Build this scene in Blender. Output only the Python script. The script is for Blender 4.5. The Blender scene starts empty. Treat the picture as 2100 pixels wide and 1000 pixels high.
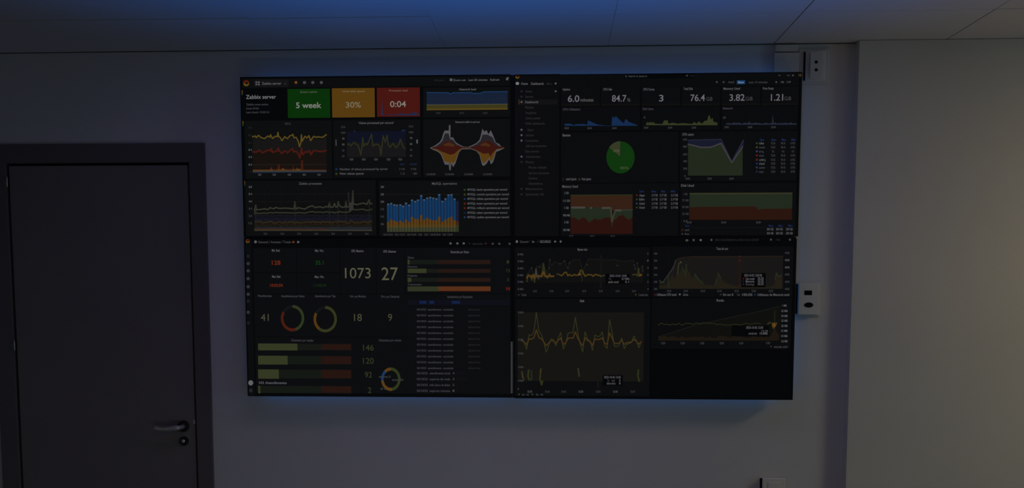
import bpy, bmesh, math, random
from mathutils import Vector, Matrix
random.seed(7)
SC = bpy.context.scene
COL = SC.collection

# ------------------------------------------------------------------ camera
F = 1900.0; PX = 1050.0; PY = 736.0                    # focal length and principal point, px of a 2100x1000 frame
YAW = math.atan(90 / F); PIT = math.atan(163 / F)
CD = 4.13; CH = 1.65                                   # distance to the wall, eye height
cd = bpy.data.cameras.new('camera'); cam = bpy.data.objects.new('camera', cd); COL.objects.link(cam)
cd.sensor_width = 36; cd.lens = F / 2100 * 36
cd.shift_x = 0; cd.shift_y = (PY - 500) / 2100
cam.location = (0, -CD, CH); cam.rotation_euler = (math.pi / 2 - PIT, 0, YAW)
cd.clip_start = .05
SC.camera = cam

# ------------------------------------------------------------------ world, exposure
w = bpy.data.worlds.new('world'); SC.world = w; w.use_nodes = True
w.node_tree.nodes['Background'].inputs[0].default_value = (.01, .01, .012, 1)
w.node_tree.nodes['Background'].inputs[1].default_value = .3
vs = SC.view_settings
vs.view_transform = 'Standard'; vs.look = 'None'; vs.gamma = 1; vs.use_curve_mapping = False; vs.exposure = 0

# ------------------------------------------------------------------ room lights and added fills (all beyond the frame)
def area(name, loc, aim, sx, sy, watt, col, spread=math.pi):
    l = bpy.data.lights.new(name, 'AREA'); l.shape = 'RECTANGLE'; l.size = sx; l.size_y = sy
    l.energy = watt; l.color = col; l.spread = spread
    o = bpy.data.objects.new(name, l); COL.objects.link(o); o.location = loc
    o.rotation_euler = (Vector(aim) - Vector(loc)).to_track_quat('-Z', 'Y').to_euler()
    return o
# name, place, aim, size x, size y, watts (red, green, blue), spread in degrees
LIGHTS = [
 ('right_ceiling_light', (3.4, -1.25, 2.640), (3.4, -1.25, 0), .6, .6, (16.0, 12.6, 6.6), 180),
 ('left_ceiling_light', (-.4, -1.1, 2.640), (-.4, -1.1, 0), 1.8, .3, (1.3, .7, .9), 180),
 ('side_window_light', (6.3, -2.5, 1.25), (1.5, 0, 1.2), 1.1, 1.5, (4.7, 9.8, 13.6), 180),
 ('back_ceiling_light', (.3, -4.7, 2.640), (.3, -4.7, 0), 1.2, .6, (3.6, 2.2, 1.4), 180),
 ('low_wall_fill', (-.5, -2.3, .25), (-.5, 0, .45), 1.2, .25, (1.15, 1.15, .85), 150),  # added fill to lift the lower left wall, no lamp stands there
 ('right_upper_fill', (2.3, -1.35, .35), (2.1, -1.2, 2.6), .5, .3, (1.1, .72, .45), 100),  # added warm fill for the upper right wall and ceiling
 ('blue_door_fill', (.3, -2.0, .5), (-1.5, 0, 1.7), .5, .3, (0, 0.02, 0.3), 110),  # added fill, stands in for blue screen light on the door side
 ('screen_glow_fill', (-.1, -1.25, .55), (-.1, -1.25, 2.6), 2.3, .10, (0.0, 0.95, 4.4), 62),  # added, stands in for the blue glow of the screens on the ceiling
]
for nm, loc, aim, sx, sy, rgb, sp in LIGHTS:
    k = max(rgb)
    if k > 0: area(nm, loc, aim, sx, sy, k, tuple(c / k for c in rgb), math.radians(sp))

# ------------------------------------------------------------------ materials
def lin(c):
    c = c / 255.0
    return c / 12.92 if c <= .04045 else ((c + .055) / 1.055) ** 2.4
def mat(name, rgb, rough=.6, metal=0, spec=.5, bump=0, bscale=200, vary=0):
    m = bpy.data.materials.new(name); m.use_nodes = True
    nt = m.node_tree; b = nt.nodes['Principled BSDF']
    b.inputs['Base Color'].default_value = (*rgb, 1)
    b.inputs['Roughness'].default_value = rough; b.inputs['Metallic'].default_value = metal
    b.inputs['Specular IOR Level'].default_value = spec
    tc = nt.nodes.new('ShaderNodeTexCoord')
    if bump:
        n = nt.nodes.new('ShaderNodeTexNoise'); n.inputs['Scale'].default_value = bscale; n.inputs['Detail'].default_value = 4
        nt.links.new(tc.outputs['Object'], n.inputs['Vector'])
        bp = nt.nodes.new('ShaderNodeBump'); bp.inputs['Strength'].default_value = bump; bp.inputs['Distance'].default_value = .001
        nt.links.new(n.outputs['Fac'], bp.inputs['Height']); nt.links.new(bp.outputs['Normal'], b.inputs['Normal'])
    if vary:
        n = nt.nodes.new('ShaderNodeTexNoise'); n.inputs['Scale'].default_value = 2.2; n.inputs['Detail'].default_value = 3
        nt.links.new(tc.outputs['Object'], n.inputs['Vector'])
        r = nt.nodes.new('ShaderNodeValToRGB')
        r.color_ramp.elements[0].position = .35; r.color_ramp.elements[1].position = .65
        r.color_ramp.elements[0].color = (*[c * (1 - vary) for c in rgb], 1)
        r.color_ramp.elements[1].color = (*[min(1, c * (1 + vary)) for c in rgb], 1)
        nt.links.new(n.outputs['Fac'], r.inputs['Fac']); nt.links.new(r.outputs['Color'], b.inputs['Base Color'])
    return m
M_WALL = mat('wall_paint', (.66, .655, .66), .75, spec=.25, bump=.25, bscale=160, vary=.02)
M_PIER = mat('pier_paint', (.66, .645, .61), .75, spec=.25, bump=.2, bscale=160, vary=.02)
M_CEIL = mat('ceiling_panel', (.70, .70, .70), .55, spec=.35, bump=.15, bscale=90, vary=.015)
M_GAP = mat('dark_void', (.012, .012, .012), .9, spec=.1)
M_FLOOR = mat('floor_tile', (.085, .115, .135), .4, bump=.1)
M_DOOR = mat('door_laminate', (.215, .195, .19), .5, spec=.35, bump=.12, bscale=260, vary=.03)
M_FRAME = mat('door_frame_paint', (.150, .135, .135), .5, spec=.35, bump=.08, bscale=220, vary=.02)
M_CHROME = mat('satin_chrome', (.80, .79, .77), .33, metal=.75)
M_HINGE = mat('dull_steel', (.25, .24, .23), .35, metal=1)
M_DARKMETAL = mat('dark_metal', (.02, .02, .02), .35, spec=.5)
M_PLASTIC = mat('white_plastic', (.74, .73, .70), .4, spec=.4, bump=.05)
M_PLASTIC2 = mat('grey_plastic', (.60, .60, .60), .45, spec=.4, bump=.05)
M_BLACK = mat('matte_black', (.006, .006, .006), .8, spec=.1)  # openings, door seal, and the shade strips beside the outlet plates
M_TV = mat('bezel_plastic', (.010, .010, .011), .45, spec=.25)
M_SHELL = mat('housing_plastic', (.015, .015, .016), .6, spec=.2)

def emis(name, rgb, k):
    m = mat(name, (.02, .05, .1), .5)
    b = m.node_tree.nodes['Principled BSDF']
    b.inputs['Emission Color'].default_value = (*rgb, 1); b.inputs['Emission Strength'].default_value = k
    return m
M_LED = emis('blue_led', (.03, .30, 1.0), 1.6)

# ------------------------------------------------------------------ mesh helpers
def box(bm, x0, x1, y0, y1, z0, z1, bev=0):
    v = [bm.verts.new((x, y, z)) for x in (x0, x1) for y in (y0, y1) for z in (z0, z1)]
    fs = [bm.faces.new([v[i] for i in q]) for q in ((0,1,3,2),(4,6,7,5),(0,4,5,1),(2,3,7,6),(0,2,6,4),(1,5,7,3))]
    if bev:
        es = list({e for f in fs for e in f.edges})
        bmesh.ops.bevel(bm, geom=es, offset=bev, segments=2, profile=.6, affect='EDGES')
def cyl(bm, c, axis, r, h, n=28, r2=None):
    """cylinder centred at c along axis ('x','y','z')"""
    r2 = r if r2 is None else r2
    res = bmesh.ops.create_cone(bm, cap_ends=True, segments=n, radius1=r, radius2=r2, depth=h)
    R = {'x': Matrix.Rotation(math.pi/2, 4, 'Y'), 'y': Matrix.Rotation(math.pi/2, 4, 'X'), 'z': Matrix.Identity(4)}[axis]
    bmesh.ops.transform(bm, matrix=Matrix.Translation(c) @ R, verts=res['verts'])
    return res['verts']
def tube(bm, pts, rads, n=14):
    """swept round bar through pts, radius per point (ry, rz pairs allowed)"""
    rings = []
    for i, p in enumerate(pts):
        p = Vector(p)
        a = Vector(pts[max(0, i-1)]); b = Vector(pts[min(len(pts)-1, i+1)])
        d = (b - a).normalized()
        u = d.cross(Vector((0, 0, 1)))
        if u.length < 1e-4: u = Vector((1, 0, 0))
        u.normalize(); v = d.cross(u).normalized()
        ra, rb = rads[i] if isinstance(rads[i], tuple) else (rads[i], rads[i])
        rings.append([bm.verts.new(p + u * ra * math.cos(2*math.pi*k/n) + v * rb * math.sin(2*math.pi*k/n)) for k in range(n)])
    for A, B in zip(rings, rings[1:]):
        for k in range(n): bm.faces.new((A[k], A[(k+1) % n], B[(k+1) % n], B[k]))
    bm.faces.new(rings[0][::-1]); bm.faces.new(rings[-1])
def finish(name, bm, mats, parent=None, smooth=False, loc=None):
    bmesh.ops.recalc_face_normals(bm, faces=bm.faces[:])
    me = bpy.data.meshes.new(name)
    if loc: bmesh.ops.translate(bm, vec=[-c for c in loc], verts=bm.verts[:])
    bm.to_mesh(me); bm.free()
    for m in (mats if isinstance(mats, (list, tuple)) else [mats]): me.materials.append(m)
    if smooth:
        for p in me.polygons: p.use_smooth = True
        me.set_sharp_from_angle(angle=math.radians(40))
    o = bpy.data.objects.new(name, me); COL.objects.link(o)
    if loc: o.location = loc
    if parent:
        o.parent = parent
        o.location = Vector(loc or (0, 0, 0)) - parent.location
    return o
def empty(name, loc):
    o = bpy.data.objects.new(name, None); COL.objects.link(o); o.location = loc; o.empty_display_size = .1
    return o
def tag(o, label=None, cat=None, group=None, kind=None):
    for k, v in (('label', label), ('category', cat), ('group', group), ('kind', kind)):
        if v: o[k] = v
    return o

# ------------------------------------------------------------------ room shell
XL, XR, YF, ZC = -3.3, 6.6, -6.0, 2.658
DX0, DX1, DZ = -2.560, -1.566, 2.256                    # outer size of the door frame
bm = bmesh.new(); box(bm, XL, XR + .1, YF - .1, .2, -.1, 0); tag(finish('floor', bm, M_FLOOR), kind='structure')
bm = bmesh.new()
ZG = ZC - .003
box(bm, XL, DX0, 0, .15, 0, ZG)
box(bm, DX1, 1.45, 0, .15, 0, ZG)
box(bm, DX0, DX1, 0, .15, DZ, ZG)
tag(finish('wall_back', bm, M_WALL), kind='structure')
bm = bmesh.new(); box(bm, 1.277, XR, -.05, .15, 0, ZC - .0015, .002); tag(finish('wall_right_pier', bm, M_PIER), kind='structure').name = 'wall_back_right'
bm = bmesh.new(); box(bm, XL - .1, XL, YF, .15, 0, ZC + .06); tag(finish('wall_left', bm, M_WALL), kind='structure')
bm = bmesh.new(); box(bm, XR, XR + .1, YF, .15, 0, ZC + .06); tag(finish('wall_right', bm, M_PIER), kind='structure')
bm = bmesh.new(); box(bm, XL - .1, XR + .1, YF - .1, YF, 0, ZC + .06); tag(finish('wall_front', bm, M_WALL), kind='structure')
# ceiling of removable panels with thin joints
bm = bmesh.new()
xs = [XL] + [x for x in (-2.62, -1.91, -1.20, -.49, .22, .93, 1.64, 2.35, 3.06, 3.77, 4.48, 5.19, 5.90)] + [XR]
ys = [-.003, -.478] + [-.478 - .71 * k for k in range(1, 8)] + [YF]
rnd = random.Random(3)
gapx = {-1.91: .0008, -1.20: .0008, -.49: .0008, .22: .001, .93: .005, 1.64: .005}
for j in range(len(ys) - 1):
    if ys[j] <= YF: break
    for i in range(len(xs) - 1):
        gl = gapx.get(xs[i], .002) / 2; gr = gapx.get(xs[i+1], .002) / 2
        gy = .0030 if (j > 0 and xs[i] < -1.0) else .0018
        dz = rnd.choice((0, 0, .0015, .003))
        if j == 1: dz = {0: .004, 1: .007, 2: .006, 3: .003}.get(i, dz)
        if j == 0: dz = 0
        box(bm, xs[i] + gl, xs[i+1] - gr, max(ys[j+1], YF) + .001, ys[j] - gy, ZC + dz, ZC + .02 + dz, .0008)
tag(finish('ceiling', bm, M_CEIL), kind='structure')
bm = bmesh.new(); box(bm, XL - .1, XR + .1, YF - .1, .2, ZC + .06, ZC + .14); tag(finish('trim_1', bm, M_GAP), kind='structure')

# ------------------------------------------------------------------ door
door = empty('door_1', (-2.06, 0, 0)); tag(door, kind='structure')
LX0, LX1, LZ = -2.468, -1.648, 2.160                    # leaf
bm = bmesh.new()
G = .011
for a, b, c, d in ((DX0, LX0 - G, 0, DZ), (LX1 + G, DX1, 0, DZ)):
    box(bm, a, b, -.014, .15, c, d, .002)
box(bm, LX0 - G, LX1 + G, -.014, .15, LZ + G, DZ, .002)
finish('door_frame', bm, M_FRAME, door)
bm = bmesh.new()                                        # black rebate and seal behind the gap
for a, b, c, d in ((LX0 - G, LX0 + .02, 0, LZ + G), (LX1 - .02, LX1 + G, 0, LZ + G), (LX0 + .02, LX1 - .02, LZ - .02, LZ + G)):
    box(bm, a, b, .036, .06, c, d)
finish('door_seal', bm, M_BLACK, door)
leaf = None
bm = bmesh.new(); box(bm, LX0, LX1, -.006, .034, .008, LZ, .003); leaf = finish('door_leaf', bm, M_DOOR, door)
def sub(name, bm, m, par, smooth=True):
    bmesh.ops.recalc_face_normals(bm, faces=bm.faces[:])
    me = bpy.data.meshes.new(name); bm.to_mesh(me); bm.free(); me.materials.append(m)
    if smooth:
        for p in me.polygons: p.use_smooth = True
        me.set_sharp_from_angle(angle=math.radians(40))
    o = bpy.data.objects.new(name, me); COL.objects.link(o); o.parent = par
    P = par.location.copy()
    if par.parent: P += par.parent.location
    o.location = -P
    return o
HX, HZ = -1.699, .983
bm = bmesh.new()
cyl(bm, (HX, -.011, HZ), 'y', .026, .010); cyl(bm, (HX, -.018, HZ), 'y', .022, .006)
sub('handle_rose', bm, M_DARKMETAL, leaf)
bm = bmesh.new()
tube(bm, [(HX, -.018, HZ), (HX, -.050, HZ), (HX - .004, -.060, HZ), (HX - .016, -.064, HZ - .001), (HX - .040, -.064, HZ - .006),
          (HX - .070, -.062, HZ - .008), (HX - .098, -.060, HZ - .006), (HX - .112, -.058, HZ + .000)],
     [.010, .010, .0105, (.010, .0125), (.009, .0130), (.0085, .0095), (.0085, .0105), (.007, .0085)], 18)
tag(sub('door_handle', bm, M_CHROME, leaf), label='chrome lever handle pointing left')
bm = bmesh.new(); cyl(bm, (HX, -.0105, .914), 'y', .021, .009); cyl(bm, (HX, -.0165, .914), 'y', .018, .004)
sub('lock_rosette', bm, M_DARKMETAL, leaf)
bm = bmesh.new()
bmesh.ops.create_uvsphere(bm, u_segments=20, v_segments=12, radius=.0085, matrix=Matrix.Translation((HX, -.019, .915)) @ Matrix.Scale(.7, 4, (0, 1, 0)))
tag(sub('lock_cylinder', bm, M_CHROME, leaf), label='small round chrome key cylinder')
bm = bmesh.new(); box(bm, LX1 - .006, LX1 + .002, -.0085, .01, .992, 1.012, .0015)
sub('latch_plate', bm, M_CHROME, leaf)
for z in (2.088, 1.35, .3):
    bm = bmesh.new()
    cyl(bm, (LX0 - .006, -.016, z), 'z', .006, .034, 16)
    cyl(bm, (LX0 - .006, -.016, z + .019), 'z', .0045, .008, 16); cyl(bm, (LX0 - .006, -.016, z - .019), 'z', .0045, .008, 16)
    box(bm, LX0 - .022, LX0 - .008, -.0165, -.012, z - .012, z + .012, .001)
    finish('hinge', bm, M_HINGE, door)

# ------------------------------------------------------------------ wall boxes to the right of the displays
def wall_x(px, py, y=0):                                # pixel of the 2100x1000 photograph -> (x, z) on the plane y
    a = (px - PX) / F; b = -(py - PY) / F; t = math.pi / 2 - PIT
    Y = b * math.cos(t) + math.sin(t); Z = b * math.sin(t) - math.cos(t)
    X = a
    dx = X * math.cos(YAW) - Y * math.sin(YAW); dy = X * math.sin(YAW) + Y * math.cos(YAW)
    k = (y + CD) / dy
    return dx * k, CH + Z * k

# cable duct dropping from the ceiling behind the top right display
duct = empty('cable_duct', (.99, 0, 1.6))
tag(duct, 'flat pale cable duct running down from the ceiling behind the top right display', 'cable duct')
x0, _ = wall_x(1589, 110, -.03); x1, _ = wall_x(1640, 110, -.03)
bm = bmesh.new(); box(bm, x0, x1, -.024, 0, 1.5, 2.616, .002); finish('duct_body', bm, M_PLASTIC2, duct)
bm = bmesh.new(); box(bm, x0 + .004, x1 - .004, -.021, 0, 2.621, 2.650, .003); finish('duct_end_cap', bm, M_PLASTIC2, duct)

def wall_box(name, label, x0, x1, z0, z1, dep, px0, px1, pz0, pz1, pd):
    """surface back box with a raised cover plate"""
    r = empty(name, ((px0 + px1) / 2, 0, (z0 + z1) / 2)); tag(r, label, 'power outlet')
    bm = bmesh.new(); box(bm, x0, x1, -dep, 0, z0, z1, .004); finish('back_box', bm, M_PLASTIC2, r)
    bm = bmesh.new(); box(bm, px0, px1, -dep - pd, -dep, pz0, pz1, .003); finish('cover_plate', bm, M_PLASTIC, r)
    bm = bmesh.new(); box(bm, px0 - .0065, px0 + .002, -dep - .006, -dep + .001, pz0 + .004, pz1 - .004, .001); finish('side_shade', bm, M_BLACK, r)  # black strip put in for the shade on the plate's left side
    return r
# upper outlet
a = wall_x(1641, 98, -.03); b = wall_x(1703, 170, -.03)
p = wall_x(1656, 101, -.045); q = wall_x(1696, 163, -.045)
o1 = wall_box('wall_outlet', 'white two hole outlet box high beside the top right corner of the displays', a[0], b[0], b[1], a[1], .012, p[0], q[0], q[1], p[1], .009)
m0 = wall_x(1664, 106, -.045); m1 = wall_x(1686, 160, -.045)
bm = bmesh.new(); box(bm, m0[0], m1[0], -.0355, -.033, m1[1], m0[1], .001); finish('insert', bm, M_PLASTIC2, o1)
for yy in (126, 142):
    c = wall_x(1675.5, yy, -.047)
    bm = bmesh.new(); cyl(bm, (c[0], -.0352, c[1]), 'y', .0065, .0030, 20); finish('pin_hole', bm, M_BLACK, o1)
# middle outlet
a = wall_x(1600, 576, -.02); b = wall_x(1684, 649, -.02)
p = wall_x(1639, 580, -.034); q = wall_x(1680, 645, -.034)
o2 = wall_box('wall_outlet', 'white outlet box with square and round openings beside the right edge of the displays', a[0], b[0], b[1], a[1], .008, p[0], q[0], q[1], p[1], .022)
c = wall_x(1658, 600, -.034)
bm = bmesh.new(); box(bm, c[0] - .0165, c[0] + .0165, -.0313, -.0290, c[1] - .010, c[1] + .010, .001); finish('switch_key', bm, M_BLACK, o2)
c = wall_x(1659, 625, -.034)
bm = bmesh.new(); vs_ = cyl(bm, (c[0], -.0303, c[1]), 'y', .0155, .0025, 26)
bmesh.ops.scale(bm, vec=(1.25, 1, .72), space=Matrix.Translation((-c[0], 0, -c[1])), verts=vs_); finish('jack_opening', bm, M_BLACK, o2)
# low switch
p = wall_x(1564, 980, -.030); q = wall_x(1611, 980, -.030)
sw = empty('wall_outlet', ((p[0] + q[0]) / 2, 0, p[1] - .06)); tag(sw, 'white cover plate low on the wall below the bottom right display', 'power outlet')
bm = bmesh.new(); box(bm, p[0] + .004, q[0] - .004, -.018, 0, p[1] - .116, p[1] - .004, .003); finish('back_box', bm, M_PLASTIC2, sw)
bm = bmesh.new(); box(bm, p[0] - .0055, p[0] + .005, -.006, 0, p[1] - .116, p[1] - .006, .001); finish('side_shade', bm, M_BLACK, sw)  # black strip in place of the shade left of the cover plate
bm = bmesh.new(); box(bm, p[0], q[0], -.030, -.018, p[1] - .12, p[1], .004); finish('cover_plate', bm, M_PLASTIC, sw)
bm = bmesh.new(); box(bm, p[0] + .024, q[0] - .024, -.033, -.029, p[1] - .095, p[1] - .018, .002); finish('rocker_switch', bm, M_PLASTIC, sw)

# ------------------------------------------------------------------ screen drawing
YS = -.1005                                             # plane of the glass
EM = {}
def scol(c):
    if c in EM: return EM[c]
    m = bpy.data.materials.new('lit_pixels'); m.use_nodes = True
    b = m.node_tree.nodes['Principled BSDF']
    b.inputs['Base Color'].default_value = (.004, .004, .004, 1); b.inputs['Roughness'].default_value = .45
    b.inputs['Specular IOR Level'].default_value = .04
    b.inputs['Emission Color'].default_value = (lin(c[0]), lin(c[1]), lin(c[2]), 1); b.inputs['Emission Strength'].default_value = 1
    EM[c] = m
    return m
class Screen:
    def __init__(s):
        s.bm = bmesh.new(); s.mats = []; s.idx = {}; s.n = 0; s.o = (0, 0, 1)
    def mi(s, c):
        if c not in s.idx: s.idx[c] = len(s.mats); s.mats.append(scol(c))
        return s.idx[c]
    def y(s): s.n += 1; return YS - 6e-6 * s.n
    def crop(s, ox, oy, sc): s.o = (ox, oy, sc)
    def T(s, x, y): return s.o[0] + x / s.o[2], s.o[1] + y / s.o[2]
    def face(s, P, c, y):
        f = s.bm.faces.new([s.bm.verts.new((p[0], y, p[1])) for p in P]); f.material_index = s.mi(c)
        if f.calc_area() and f.normal.y > 0: f.normal_flip()
    def rect(s, x0, y0, x1, y1, c):
        (x0, y0), (x1, y1) = s.T(x0, y0), s.T(x1, y1)
        cx, cy = (x0 + x1) / 2, (y0 + y1) / 2
        a = wall_x(x0, cy, YS)[0]; b = wall_x(x1, cy, YS)[0]; d = wall_x(cx, y0, YS)[1]; e = wall_x(cx, y1, YS)[1]
        s.face([(a, e), (b, e), (b, d), (a, d)], c, s.y())
    def poly(s, pts, c):
        s.face([wall_x(*s.T(*p), YS) for p in pts], c, s.y())
    def area(s, pts, base, c):
        """filled area under pts down to base, as strips"""
        y = s.y()
        for p, q in zip(pts, pts[1:]):
            if q[0] <= p[0]: continue
            s.face([wall_x(*s.T(p[0], base), YS), wall_x(*s.T(q[0], base), YS), wall_x(*s.T(*q), YS), wall_x(*s.T(*p), YS)], c, y)
    def band(s, top, bot, c):
        y = s.y(); x0 = top[0][0]; x1 = top[-1][0]
        def at(P, x):
            for p, q in zip(P, P[1:]):
                if p[0] <= x <= q[0]: return p[1] + (q[1] - p[1]) * (x - p[0]) / max(1e-6, q[0] - p[0])
            return P[-1][1] if x > P[-1][0] else P[0][1]
        X = sorted({p[0] for p in top} | {p[0] for p in bot if x0 <= p[0] <= x1})
        for a, b in zip(X, X[1:]):
            s.face([wall_x(*s.T(a, at(bot, a)), YS), wall_x(*s.T(b, at(bot, b)), YS), wall_x(*s.T(b, at(top, b)), YS), wall_x(*s.T(a, at(top, a)), YS)], c, y)
    def line(s, pts, wpx, c):
        y = s.y(); h = wpx * .00215 / 2
        W = [Vector(wall_x(*s.T(*p), YS)) for p in pts]
        for a, b in zip(W, W[1:]):
            d = (b - a)
            if d.length < 1e-6: continue
            d.normalize(); n = Vector((-d.y, d.x)) * h; a2 = a - d * h * .5; b2 = b + d * h * .5
            s.face([a2 - n, b2 - n, b2 + n, a2 + n], c, y)
    def disc(s, cx, cy, rx, ry, c, a0=0, a1=360, inner=0, n=40):
        k = max(4, int(n * abs(a1 - a0) / 360)); A = [math.radians(a0 + (a1 - a0) * i / k) for i in range(k + 1)]
        y = s.y()
        P = lambda r, a: wall_x(cx + rx * r * math.sin(a), cy - ry * r * math.cos(a), YS)
        for a, b in zip(A, A[1:]):
            if inner: s.face([P(inner, a), P(inner, b), P(1, b), P(1, a)], c, y)
            else: s.face([P(0, 0), P(1, b), P(1, a)], c, y)
    def text(s, t, x0, x1, yc, h, c, bold=.0):
        """t set between pixel x0 and x1, capitals h px high around row yc"""
        cu = bpy.data.curves.new('t', 'FONT'); cu.body = t; cu.size = 1; cu.resolution_u = 3 if h < 9 else 8; cu.offset = bold or (.018 if h < 6 else 0)
        o = bpy.data.objects.new('t', cu); COL.objects.link(o)
        bpy.context.view_layer.update()
        me = bpy.data.meshes.new_from_object(o.evaluated_get(bpy.context.evaluated_depsgraph_get()))
        bpy.data.objects.remove(o); bpy.data.curves.remove(cu)
        if not me.vertices: return
        xs = [v.co.x for v in me.vertices]; lo, hi = min(xs), max(xs)
        a, z = wall_x(x0, yc, YS); b, _ = wall_x(x1, yc, YS)
        kz = h * .00215 / .729; kx = (b - a) / (hi - lo); z -= h * .00215 / 2
        y = s.y(); m = s.mi(c)
        V = [s.bm.verts.new((a + (v.co.x - lo) * kx, y, z + v.co.y * kz)) for v in me.vertices]
        for p in me.polygons:
            try: f = s.bm.faces.new([V[i] for i in p.vertices])
            except ValueError: continue
            f.material_index = m
            f.normal_update()
            if f.normal.y > 0: f.normal_flip()
        bpy.data.meshes.remove(me)
    def ctext(s, t, cx, yc, w_, h, c, bold=0.): s.text(t, cx - w_ / 2, cx + w_ / 2, yc, h, c, bold)
    def logo(s, x, y, r):
        s.disc(x, y, r, r, (78, 28, 14), -100, 100); s.disc(x, y, r, r, (88, 70, 20), 100, 260)
        s.disc(x + r * .1, y, r * .38, r * .38, BG)
    def labels(s, xs, y, w_, h=3.6, c=(50, 50, 54), strs=None):
        for i, x in enumerate(xs): s.ctext((strs[i] if strs else '00:%02d' % (i * 10 % 60)), x, y, w_, h, c)
BG = (5, 6, 7); PAN = (12, 13, 13); PAN2 = (11, 12, 14)
T1 = (84, 84, 88); T2 = (60, 60, 65); T3 = (96, 96, 100)
def wob(x0, x1, y, amp, step, seed, spikes=()):
    r = random.Random(seed); P = []; x = x0
    while x < x1:
        yy = y + r.uniform(-amp, amp)
        for sx, sy in spikes:
            if abs(x - sx) <= step * .6: yy = sy
        P.append((x, yy)); x += step
    P.append((x1, y)); return P

# ---- top left: server dashboard
A = Screen()
A.rect(496, 155, 1047, 484, BG)
A.rect(497, 158, 1046, 178, (11, 12, 12))
A.logo(505, 170.5, 6.2)
A.rect(521, 163, 592, 178, (19, 19, 21))
for x in (524, 529): A.rect(x, 167, x + 3.6, 170, T1); A.rect(x, 171.5, x + 3.6, 174.5, T1)
A.text('Zabbix server', 537, 577, 171, 5, T1); A.ctext('v', 585, 171, 4, 3.5, T2)
A.disc(607, 169, 3, 3, (96, 58, 22)); A.disc(607, 169, 1.1, 1.1, (150, 90, 30))
for x in (624.5, 641.5, 659): A.disc(x, 169, 3, 3, (78, 78, 80)); A.disc(x, 168.5, 1.2, 1.2, (20, 20, 22))
A.text('Add panel', 890, 910, 164, 4, (34, 34, 36)); A.disc(925, 163.5, 3, 3, T1)
A.text('Zoom out   Last 30 minutes   Refresh', 929, 1024, 164, 4.2, T1)
A.disc(1040, 162, 2.6, 2.6, T1); A.disc(1041.5, 159.5, 1.6, 1.6, T1)
for x, y in ((495.5, 190), (497, 253), (501, 376)): A.rect(x, y - 5, x + 2.4, y, (80, 56, 18)); A.rect(x, y, x + 2.4, y + 5, (42, 52, 28))
A.text('Zabbix server', 504.5, 566, 198.5, 8, (112, 112, 115), .012)
A.text('Zabbix agent active', 505, 550, 214, 4, T2); A.text('Linux 64-bit', 505, 531, 222, 4, T2); A.text('Last check 12:53:16', 505, 552, 230, 4, T2)
for x0, y0, x1, y1, c in ((590, 182, 677, 241.5, (9, 46, 7)), (681, 180.5, 768.5, 240.5, (85, 58, 15)), (773, 179.5, 861, 239, (70, 21, 16))):
    A.rect(x0, y0, x1, y1, c)
A.ctext('System uptime', 633, 188.2, 35, 4, (74, 84, 66)); A.ctext('Used disk space', 725, 187, 46, 3.8, (108, 96, 72)); A.ctext('Processor load', 817, 185.5, 38, 3.8, (108, 84, 72))
A.text('5 week', 607, 659, 215.5, 11.5, (122, 122, 116), .018); A.text('30%', 709, 740, 214.5, 11.5, (118, 110, 92), .006); A.text('0:04', 800, 832.5, 213, 12, (124, 120, 112), .01)
A.area([(781, 234), (783, 216), (784, 207), (785, 234), (790, 236), (800, 234), (806, 236), (812, 233), (816, 235), (823, 232), (830, 234), (838, 233), (845, 233), (851, 229), (856, 233), (860, 236)], 236, (26, 40, 72))
A.rect(868, 179, 1046, 240, PAN); A.ctext('Network load', 959, 183, 34, 4.2, T1)
A.band([(875, 189), (920, 189.5), (924, 192.5), (928, 189.5), (966, 189), (970, 191), (985, 190.5), (992, 187.5), (1041, 187)], [(875, 214), (1041, 213)], (22, 32, 52))
A.line([(875, 189.5), (920, 190), (924, 193), (928, 190), (966, 189.5), (970, 191.5), (985, 191), (992, 188.3), (1041, 187.6)], 1.6, (22, 56, 92))
A.rect(875, 214.3, 1041, 225, (60, 54, 24)); A.rect(875, 213.3, 1041, 215, (66, 68, 52)); A.rect(875, 222, 1041, 225.3, (82, 66, 22))
for x in range(882, 1038, 8): A.rect(x, 201 + (x % 3), x + 2.4, 203 + (x % 3), (30, 42, 36))
A.labels((899, 947, 995), 231.5, 9)
# processor panel
A.rect(503, 247, 681, 366, PAN); A.ctext('CPU %', 590, 253.5, 12, 4, T2)
A.crop(490, 240, 7.241)
for y, t in ((155, '100 %'), (268, '80 %'), (380, '60 %'), (485, '60 %'), (592, '40 %'), (705, '20 %'), (808, '0')):
    X, Y = A.T(168, y); A.ctext(t, X, Y, 7.5 if t != '0' else 3, 3.8, T1 if 400 < y < 750 else (34, 34, 37))
yl = [(200,295),(240,280),(260,305),(290,270),(330,305),(380,320),(430,280),(460,300),(470,262),(500,318),(540,285),(570,290),(580,225),(590,290),(610,300),(640,350),(680,290),(720,320),(760,275),(790,270),(800,255),(820,310),(850,300),(880,355),(900,440),(922,370),(928,260),(938,360),(980,285),(1010,310),(1040,275),(1065,350),(1110,285),(1150,302),(1180,292),(1240,302),(1300,260)]
rl = [(205,515),(260,520),(300,490),(350,530),(430,490),(470,500),(480,465),(500,525),(570,500),(585,455),(600,505),(640,540),(680,500),(720,530),(750,500),(800,465),(810,520),(850,505),(880,545),(905,610),(930,455),(945,560),(990,510),(1020,525),(1045,495),(1070,560),(1110,495),(1200,510),(1260,510),(1300,490)]
A.area([(max(x, 210), y + 30) for x, y in yl], 820, (22, 21, 20)); A.area(rl, 820, (22, 17, 13)); A.rect(205, 695, 1300, 715, (28, 24, 20))
A.line(yl, 3.0, (50, 54, 28)); A.line(yl, 1.5, (98, 72, 22)); A.line(rl, 3.0, (70, 23, 16))
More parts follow.
